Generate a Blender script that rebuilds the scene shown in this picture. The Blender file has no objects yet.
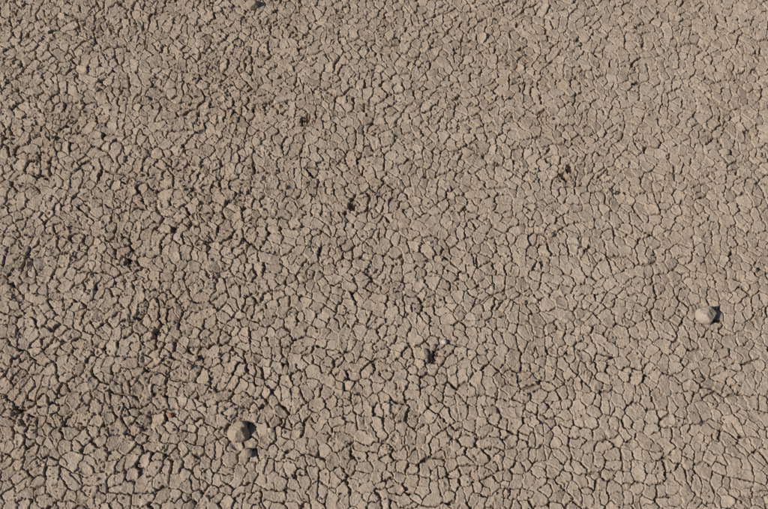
import bpy, math, numpy as np
from mathutils import Vector
rng=np.random.default_rng(7)
f4=np.float32
# ------------------------------------------------------------ noise
_g=rng.random((256,256))*2*np.pi
GX=np.cos(_g).astype(f4); GY=np.sin(_g).astype(f4)
def perlin(x,y,scale,ox=0.,oy=0.):
    x=(x/scale+ox).astype(f4); y=(y/scale+oy).astype(f4)
    xi=np.floor(x); yi=np.floor(y); fx=x-xi; fy=y-yi
    xi=xi.astype(np.int32); yi=yi.astype(np.int32)
    u=fx*fx*fx*(fx*(fx*6-15)+10); v=fy*fy*fy*(fy*(fy*6-15)+10)
    def g(dx,dy):
        a=(xi+dx)&255; b=(yi+dy)&255
        return GX[a,b]*(fx-dx)+GY[a,b]*(fy-dy)
    a=g(0,0); a=a+u*(g(1,0)-a); b=g(0,1); b=b+u*(g(1,1)-b)
    return (a+v*(b-a))*1.4
def sstep(a,b,x):
    t=np.clip((x-a)/(b-a),0,1); return t*t*(3-2*t)
# ------------------------------------------------------------ grid
def axis(a,b,s,growth=1.07,far=60.):
    core=np.arange(a,b,s); lo=[a]; hi=[core[-1]]; d=s
    while hi[-1]<far:
        d*=growth; hi.append(hi[-1]+d); lo.append(lo[-1]-d)
    sp=np.array([hi[i+1]-hi[i] for i in range(len(hi)-1)])
    c=np.concatenate([np.array(lo[1:][::-1]),core,np.array(hi[1:])])
    s_=np.concatenate([sp[::-1],np.full(len(core),s),sp])
    return c,s_
xs,sx=axis(-0.88,0.88,0.0009); ys,sy=axis(-0.50,0.64,0.0009)
NX,NY=len(xs),len(ys)
X,Y=np.meshgrid(xs.astype(f4),ys.astype(f4)); X=X.ravel(); Y=Y.ravel()
SP=np.maximum(*np.meshgrid(sx.astype(f4),sy.astype(f4))).ravel()
near=1-sstep(0.002,0.006,SP)
# ------------------------------------------------------------ disturbed zones
R=0.46+0.20*sstep(0.45,-0.45,X-0.25*Y)+0.08*sstep(0.0,0.5,Y)
R=R+0.20*perlin(X,Y,0.19,3.1,7.7)+0.28*perlin(X,Y,0.07,13.1,2.7)+0.30*perlin(X,Y,0.03,1.1,22.7)
spots=[(-.470,-.011,.05,.45),(-.411,-.127,.055,.5),(.348,.167,.025,.7),(-.151,.289,.015,.5),(-.058,.098,.014,.5),
 (-.612,-.285,.05,.5),(.079,-.193,.020,.5),(-.30,.06,.06,.35),(-.45,.13,.09,.3),(-.25,.33,.07,.25),(-.60,.02,.05,.3),(-.68,.25,.09,.25),(.17,.21,.03,.4),
 (-.42,-.30,.06,.3),(.30,.03,.03,.35)]
for a,b,r,s in spots:
    R=R+s*np.exp(-((X-a)**2+(Y-b)**2)/(r*r))
R=np.clip(R,0.15,1.35).astype(f4)
# ------------------------------------------------------------ cracked plates
CELL=0.0176; N=1024
jx=(rng.random((N,N))*0.88+0.06).astype(f4); jy=(rng.random((N,N))*0.88+0.06).astype(f4)
pw=(rng.random((N,N))*0.28).astype(f4)
ch=rng.random((N,N)).astype(f4); tx=rng.normal(size=(N,N)).astype(f4); ty=rng.normal(size=(N,N)).astype(f4)
cr=rng.random((N,N)).astype(f4); dm=rng.normal(size=(N,N)).astype(f4)
G=2.6
gjx=rng.random((N,N))*.95; gjy=rng.random((N,N))*.95
ii,jj=np.meshgrid(np.arange(N),np.arange(N),indexing='ij')
px_=(ii+jx); py_=(jj+jy); bi=np.floor(px_/G).astype(int); bj=np.floor(py_/G).astype(int)
best=np.full((N,N),1e9); grp=np.zeros((N,N),np.int64)
for dx in (-1,0,1):
    for dy in (-1,0,1):
        a=bi+dx; b=bj+dy
        d=(px_-(a+gjx[a%N,b%N])*G)**2+(py_-(b+gjy[a%N,b%N])*G)**2
        m=d<best; best=np.where(m,d,best); grp=np.where(m,(a%N)*N+(b%N),grp)
def warp(o):
    return 0.0030*perlin(X,Y,.015,5.+o,1.+o)+0.0020*perlin(X,Y,.0068,1.5+o,8.)+0.0011*perlin(X,Y,.0032,2.5,8.+o)+0.014*perlin(X,Y,.10,9.+o,9.)
px=(X+warp(0))/CELL+512; py=(Y+warp(31.))/CELL+512
ci=np.floor(px).astype(np.int32); cj=np.floor(py).astype(np.int32)
F=np.full(X.shape,1e9,f4); ni=ci.copy(); nj=cj.copy()
R5=[(a,b) for a in range(-2,3) for b in range(-2,3) if abs(a)+abs(b)<4]
for dx,dy in R5:
    if abs(dx)+abs(dy)>2: continue
    a=ci+dx; b=cj+dy; am=a&1023; bm=b&1023
    d=(a+jx[am,bm]-px)**2+(b+jy[am,bm]-py)**2-pw[am,bm]
    m=d<F; F[m]=d[m]; ni[m]=a[m]; nj[m]=b[m]
nim=ni&1023; njm=nj&1023
sxp=(ni+jx[nim,njm]).astype(f4); syp=(nj+jy[nim,njm]).astype(f4); g0=grp[nim,njm]; id0=(nim*1024+njm); w0=pw[nim,njm]
wmod=np.clip(0.95+0.85*perlin(X,Y,.045,77.,3.)+0.75*perlin(X,Y,.011,7.,33.)+0.35*R,.05,2.3).astype(f4)
SD=np.full(X.shape,1e9,f4); WW=np.zeros(X.shape,f4)
for dx,dy in R5:
        if abs(dx)+abs(dy)==0: continue
        a=ni+dx; b=nj+dy; am=a&1023; bm=b&1023
        ex=a+jx[am,bm]-sxp; ey=b+jy[am,bm]-syp; L=np.sqrt(ex*ex+ey*ey)+1e-6
        d=((ex*.5+sxp-px)*ex+(ey*.5+syp-py)*ey+(w0-pw[am,bm])*.5)/L*CELL
        id1=am*1024+bm
        h=((np.minimum(id0,id1).astype(np.int64)*7919+np.maximum(id0,id1).astype(np.int64)*104729)%10007)/10007.
        w=np.where(grp[am,bm]!=g0,0.0009+0.0026*h**3,np.where(h<0.13,-0.006,0.0002+0.0013*h*h)).astype(f4)*wmod
        sd=d-w*0.5
        m=sd<SD; SD[m]=sd[m]; WW[m]=w[m]
del F
SD=SD.astype(f4)+(0.0004*perlin(X,Y,.0032,2.,2.)+.0005*perlin(X,Y,.0065,32.,2.)).astype(f4)
hn=np.abs(perlin(X,Y,.014,71.,3.)+.35*perlin(X,Y,.005,1.,93.))
hair=(1-sstep(.0,.06,hn))*sstep(.05,.3,perlin(X,Y,.03,55.,5.))
# ------------------------------------------------------------ heights
base=0.006*perlin(X,Y,.38,1.,1.)+0.0024*perlin(X,Y,.11,4.,2.)+0.0018*perlin(X,Y,.045,8.,3.)
lump=perlin(X,Y,.0125,31.,13.)*.7+perlin(X,Y,.0062,11.,53.)*.55+perlin(X,Y,.0031,61.,3.)*.4
lx=(px-sxp)*CELL; ly=(py-syp)*CELL
tilt=(0.045+0.085*R)
hc=ch[nim,njm]
plate=(hc-.5)*0.0022*(.35+R)+(tx[nim,njm]*lx+ty[nim,njm]*ly)*tilt
rr2=(lx*lx+ly*ly)/(.009**2)
plate+=0.0006*np.clip(dm[nim,njm]+.3,-1.5,2)*np.clip(rr2,0,1.5)
plate-=0.0028*sstep(.88,.97,hc)*sstep(.35,.8,R)
curl=0.0006*np.exp(-((SD-.0018)/.0012)**2)*sstep(.0,.6,perlin(X,Y,.018,3.,66.)+.3)
edge=0.0012*(sstep(-0.0003,0.0021,SD)-1)*sstep(-0.0012,.0006,WW+.0004)
depth=-(0.0042+0.0014*R)*(1-sstep(-0.0006,0.0005,SD))*sstep(0.0000,0.0009,WW+0.0002)-.0009*hair
crumble=lump*(0.00045+0.0009*sstep(.45,1.15,R))
pitn=perlin(X,Y,.034,91.,17.)+.5*perlin(X,Y,.012,9.,71.)+.3*perlin(X,Y,.005,49.,71.)
pit=-0.0030*sstep(.45,.75,pitn+.4*(R-.9))*sstep(.4,.85,R)
holes=[(-.151,.289,.0125,.015),(-.058,.098,.0085,.013),(.342,.165,.013,.010),(.354,.182,.009,.009),(.086,-.199,.011,.009),(-.464,-.012,.011,.007),(-.612,-.29,.011,.008),(-.600,-.312,.008,.006),(-.43,-.118,.010,.006),(-.395,-.15,.011,.006)]
for a,b,r,dp in holes:
    q=((X-a)**2+(Y-b)**2)**.5/r+0.8*perlin(X,Y,.008,a*90,b*70)+.4*perlin(X,Y,.003,a*90,b*70)
    pit-=dp*(1-sstep(.4,.95,q))
    q=np.hypot(X-a+r*1.1,(Y-b)*.8)/(r*.9)+.6*perlin(X,Y,.006,a*50,b*30); pit+=.0025*(1-sstep(.4,1.,q))  # small clod added on the sun side of each hole to shade it
for a,b,r in [(-.240,-.326,.030),(.566,-.118,.024)]:
    q=np.sqrt((X-a)**2+(Y-b)**2)/r+.3*perlin(X,Y,.012,3,4); pit-=.0050*(1-sstep(.5,1.1,q))
fine=0.00026*perlin(X,Y,.0021,5.,6.)+0.00034*perlin(X,Y,.0045,15.,6.)
clod=np.zeros_like(X)
for k in range(1100):
    a=rng.uniform(-.88,.88); b=rng.uniform(-.50,.64)
    p=.45+.55/(1+math.exp((a-.25*b+.15)/.2))
    if rng.random()>p: continue
    r=rng.uniform(.0028,.0066)*(1.6 if rng.random()<.10 else 1); hgt=rng.uniform(.2,.5); asp=rng.uniform(.6,1.); th=rng.uniform(0,3.14)
    i0,i1=np.searchsorted(xs,[a-r*2,a+r*2]); j0,j1=np.searchsorted(ys,[b-r*2,b+r*2])
    sl=(np.arange(j0,j1)[:,None]*NX+np.arange(i0,i1)[None,:]).ravel()
    ux=X[sl]-a; uy=Y[sl]-b; c_,s_=math.cos(th),math.sin(th)
    q=np.sqrt((ux*c_+uy*s_)**2+((uy*c_-ux*s_)/asp)**2)/r+.7*perlin(X[sl],Y[sl],.005,k*.37,k*.71)
    clod[sl]=np.maximum(clod[sl],r*hgt*(1-sstep(.35,1.0,q)))
Z=(base+near*(plate+edge+curl+depth+crumble+pit+fine+clod)).astype(f4)
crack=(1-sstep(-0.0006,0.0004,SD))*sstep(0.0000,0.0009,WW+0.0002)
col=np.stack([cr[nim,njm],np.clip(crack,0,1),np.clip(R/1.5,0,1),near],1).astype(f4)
# ------------------------------------------------------------ mesh
me=bpy.data.meshes.new("cracked_ground")
nv=NX*NY; me.vertices.add(nv); me.vertices.foreach_set("co",np.stack([X,Y,Z],1).ravel().astype(f4))
idx=np.arange(nv,dtype=np.int32).reshape(NY,NX)
q=np.stack([idx[:-1,:-1],idx[:-1,1:],idx[1:,1:],idx[1:,:-1]],-1).reshape(-1,4)
nf=len(q); me.loops.add(nf*4); me.loops.foreach_set("vertex_index",q.ravel())
me.polygons.add(nf); me.polygons.foreach_set("loop_start",np.arange(0,nf*4,4,dtype=np.int32))
me.polygons.foreach_set("use_smooth",np.ones(nf,bool))
me.update(calc_edges=True)
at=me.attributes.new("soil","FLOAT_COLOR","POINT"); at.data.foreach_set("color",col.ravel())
ground=bpy.data.objects.new("cracked_ground",me); bpy.context.collection.objects.link(ground)
ZG=Z.reshape(NY,NX)
def hmean(x,y,r):
    i0,i1=np.searchsorted(xs,[x-r,x+r]); j0,j1=np.searchsorted(ys,[y-r,y+r]); return float(ZG[j0:j1,i0:i1].mean())
# ------------------------------------------------------------ materials
class NT:
    def __init__(s,name):
        s.m=bpy.data.materials.new(name); s.m.use_nodes=True; s.t=s.m.node_tree; s.b=s.t.nodes["Principled BSDF"]
        s.b.inputs["Roughness"].default_value=.95; s.b.inputs["Specular IOR Level"].default_value=.15
        s.c=s.t.nodes.new("ShaderNodeTexCoord").outputs["Object"]
    def n(s,t,**k):
        x=s.t.nodes.new(t)
        for a,b in k.items(): setattr(x,a,b)
        return x
    def l(s,a,b): s.t.links.new(a,b)
    def noise(s,scale,detail=3,rough=.6):
        x=s.n("ShaderNodeTexNoise"); x.inputs["Scale"].default_value=scale; x.inputs["Detail"].default_value=detail
        x.inputs["Roughness"].default_value=rough; s.l(s.c,x.inputs["Vector"]); return x.outputs[0]
    def math(s,op,a,b=None,c=None):
        x=s.n("ShaderNodeMath",operation=op)
        for i,v in enumerate((a,b,c)):
            if v is None: continue
            if isinstance(v,(int,float)): x.inputs[i].default_value=v
            else: s.l(v,x.inputs[i])
        return x.outputs[0]
    def mr(s,v,a,b,c,d):
        x=s.n("ShaderNodeMapRange"); s.l(v,x.inputs[0])
        for i,w in enumerate((a,b,c,d)): x.inputs[i+1].default_value=w
        return x.outputs[0]
    def mix(s,f,a,b,blend='MIX'):
        x=s.n("ShaderNodeMix",data_type='RGBA',blend_type=blend)
        for i,v in ((0,f),(6,a),(7,b)):
            if isinstance(v,(int,float)): x.inputs[i].default_value=v
            elif isinstance(v,tuple): x.inputs[i].default_value=(*v,1)
            else: s.l(v,x.inputs[i])
        return x.outputs[2]
g=NT("dried_mud")
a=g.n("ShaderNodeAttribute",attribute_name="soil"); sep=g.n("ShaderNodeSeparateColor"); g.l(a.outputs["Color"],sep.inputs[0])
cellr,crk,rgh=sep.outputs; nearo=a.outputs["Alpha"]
c=g.mix(g.mr(g.noise(4,3),.35,.65,0,1),(.365,.284,.212),(.40,.320,.246))
c=g.mix(g.mr(rgh,.3,.75,0,.8),c,(.300,.219,.155))
c=g.mix(g.mr(cellr,0,1,0,.4),c,(.45,.368,.287))
c=g.mix(g.mr(g.noise(45,4,.7),.5,.72,0,.55),c,(.275,.198,.139))
c=g.mix(g.mr(g.noise(260,3,.7),.53,.70,0,.65),c,(.20,.142,.098))
c=g.mix(g.mr(g.noise(480,2,.6),.58,.72,0,.6),c,(.54,.46,.37))
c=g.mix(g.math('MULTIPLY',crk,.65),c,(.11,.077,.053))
v=g.n("ShaderNodeTexVoronoi",feature='DISTANCE_TO_EDGE'); v.inputs["Scale"].default_value=56; g.l(g.c,v.inputs["Vector"])
fc=g.math('MULTIPLY',g.mr(v.outputs["Distance"],.02,.07,1,0),g.math('SUBTRACT',1,nearo))
c=g.mix(fc,c,(.12,.08,.05))
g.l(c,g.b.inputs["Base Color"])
bump=g.n("ShaderNodeBump"); bump.inputs["Strength"].default_value=1.; bump.inputs["Distance"].default_value=.0014
hsum=g.math('ADD',g.noise(400,3,.75),g.math('MULTIPLY',fc,-3.))
g.l(hsum,bump.inputs["Height"]); g.l(bump.outputs[0],g.b.inputs["Normal"])
me.materials.append(g.m)
def stone(name,c1,c2,sc=90):
    s=NT(name); c=s.mix(s.mr(s.noise(sc,5,.65),.35,.65,0,1),c1,c2)
    c=s.mix(s.mr(s.noise(sc*5,3),.52,.68,0,.6),c,tuple(v*.6 for v in c1))
    c=s.mix(s.mr(s.noise(sc*.6,5,.7),.45,.62,0,.7),c,(.34,.26,.185)); s.l(c,s.b.inputs["Base Color"])
    b=s.n("ShaderNodeBump"); b.inputs["Strength"].default_value=1.; b.inputs["Distance"].default_value=.0016
    s.l(s.noise(sc*3,5,.7),b.inputs["Height"]); s.l(b.outputs[0],s.b.inputs["Normal"]); return s.m
mGrey=stone("weathered_stone",(.35,.29,.225),(.44,.37,.295)); mTan=stone("tan_stone",(.31,.238,.175),(.38,.30,.228))
mRed=stone("reddish_stone",(.36,.15,.08),(.40,.20,.12)); mPale=stone("pale_stone",(.50,.44,.36),(.58,.52,.45))
mCrumb=stone("mud_crumb",(.29,.215,.15),(.41,.322,.237),60)
import bmesh
from mathutils import noise as mn
def pebble(name,x,y,r,sc,mat,seed,sink=.3,rot=0,facets=9):
    bm=bmesh.new(); bmesh.ops.create_icosphere(bm,subdivisions=5,radius=1)
    rr=np.random.default_rng(seed); pl=[(Vector(rr.normal(size=3)).normalized(),rr.uniform(.62,.88)) for _ in range(facets)]
    for v in bm.verts:
        d=v.co.normalized(); k=1.
        for nrm,o in pl:
            dd=d.dot(nrm)
            if dd>0: k=min(k,o/dd)
        k+= .07*mn.noise(d*2.2+Vector((seed,0,0)))+.05*mn.noise(d*5+Vector((0,seed,0)))+.025*mn.noise(d*13)+.012*mn.noise(d*30)
        v.co=Vector((d.x*sc[0],d.y*sc[1],d.z*sc[2]))*k*r
    for f in bm.faces: f.smooth=True
    m=bpy.data.meshes.new(name); bm.to_mesh(m); bm.free(); m.materials.append(mat)
    o=bpy.data.objects.new(name,m); bpy.context.collection.objects.link(o)
    o.location=(x,y,hmean(x,y,r)+r*sc[2]*(1-2*sink)); o.rotation_euler=(0,0,rot)
    return o
pebble("pebble",.566,-.118,.0190,(1.0,1.0,.85),mGrey,3,.26,.3)
pebble("pebble",-.242,-.326,.0190,(1.05,1.0,.85),mTan,11,.32,.8)
pebble("pebble",-.2255,-.360,.0100,(1.05,1.,.8),mTan,5,.22,.2)
pebble("pebble",.0693,-.190,.0075,(.8,1.3,.7),mTan,6,.2,.4)
pebble("pebble",.0845,-.179,.006,(1,1.,.8),mTan,16,.2,.4)
pebble("pebble",.104,-.170,.0048,(1.1,1.,.8),mPale,7,.2)
pebble("pebble",-.3585,-.297,.0048,(1,1,.8),mRed,8,.15)
pebble("pebble",-.277,.580,.0125,(1.1,.9,.8),mTan,9,.25)
pebble("pebble",.655,.215,.0085,(1.1,.9,.6),mGrey,10,.2)
# ------------------------------------------------------------ crumbs: one mesh
bm=bmesh.new(); bmesh.ops.create_icosphere(bm,subdivisions=1,radius=1)
bv=np.array([v.co[:] for v in bm.verts]); bf=np.array([[v.index for v in f.verts] for f in bm.faces]); bm.free()
V=[];Fc=[];n=0;RG=R.reshape(NY,NX)
cx=rng.uniform(-.95,.95,60000); cy=rng.uniform(-.58,.72,60000)
for a,b in zip(cx,cy):
    j=min(NY-1,np.searchsorted(ys,b)); i=min(NX-1,np.searchsorted(xs,a)); rr=RG[j,i]
    if rng.random()>.08+.34*max(0,rr-.35)**1.3: continue
    r=.0006+.0016*rng.random()**3*(1+rr)
    if rng.random()<.02: r*=1.6
    p=bv*(1+rng.uniform(-.3,.3,(len(bv),1)))*r*rng.uniform(.7,1.3,3)
    t=rng.uniform(0,6.28); c_,s_=math.cos(t),math.sin(t)
    p=np.stack([p[:,0]*c_-p[:,1]*s_+a,p[:,0]*s_+p[:,1]*c_+b,p[:,2]+ZG[j,i]+r*.4],1)
    V.append(p);Fc.append(bf+n);n+=len(bv)
V=np.concatenate(V);Fc=np.concatenate(Fc)
cm=bpy.data.meshes.new("soil_crumbs"); cm.from_pydata(V.tolist(),[],Fc.tolist()); cm.materials.append(mCrumb)
bpy.context.collection.objects.link(bpy.data.objects.new("soil_crumbs",cm)); print("crumb verts",len(V),"ground",nv)
# ------------------------------------------------------------ light
EL=math.radians(39); az=Vector((-.965,-.26,0)).normalized()
sd=Vector((az.x*math.cos(EL),az.y*math.cos(EL),math.sin(EL)))
L=bpy.data.lights.new("sun","SUN"); L.energy=4.8; L.angle=math.radians(.5); L.color=(1,.965,.91)
lo=bpy.data.objects.new("sun",L); lo.rotation_euler=sd.to_track_quat('Z','Y').to_euler(); bpy.context.collection.objects.link(lo)
w=bpy.data.worlds.new("World"); bpy.context.scene.world=w; w.use_nodes=True
sk=w.node_tree.nodes.new("ShaderNodeTexSky"); sk.sky_type='NISHITA'; sk.sun_disc=False
sk.sun_elevation=EL; sk.sun_rotation=math.atan2(az.x,az.y)%(2*math.pi)
bg=w.node_tree.nodes["Background"]; bg.inputs[1].default_value=.055; w.node_tree.links.new(sk.outputs[0],bg.inputs[0])
# ------------------------------------------------------------ camera
cam=bpy.data.cameras.new("camera"); cam.angle=math.radians(48); cam.clip_end=300; cam.clip_start=.01
co=bpy.data.objects.new("camera",cam); co.location=(0,-.6635,1.423); co.rotation_euler=(math.radians(25),0,0)
bpy.context.collection.objects.link(co); bpy.context.scene.camera=co
vs=bpy.context.scene.view_settings; vs.view_transform='Standard'; vs.look='None'; vs.exposure=0
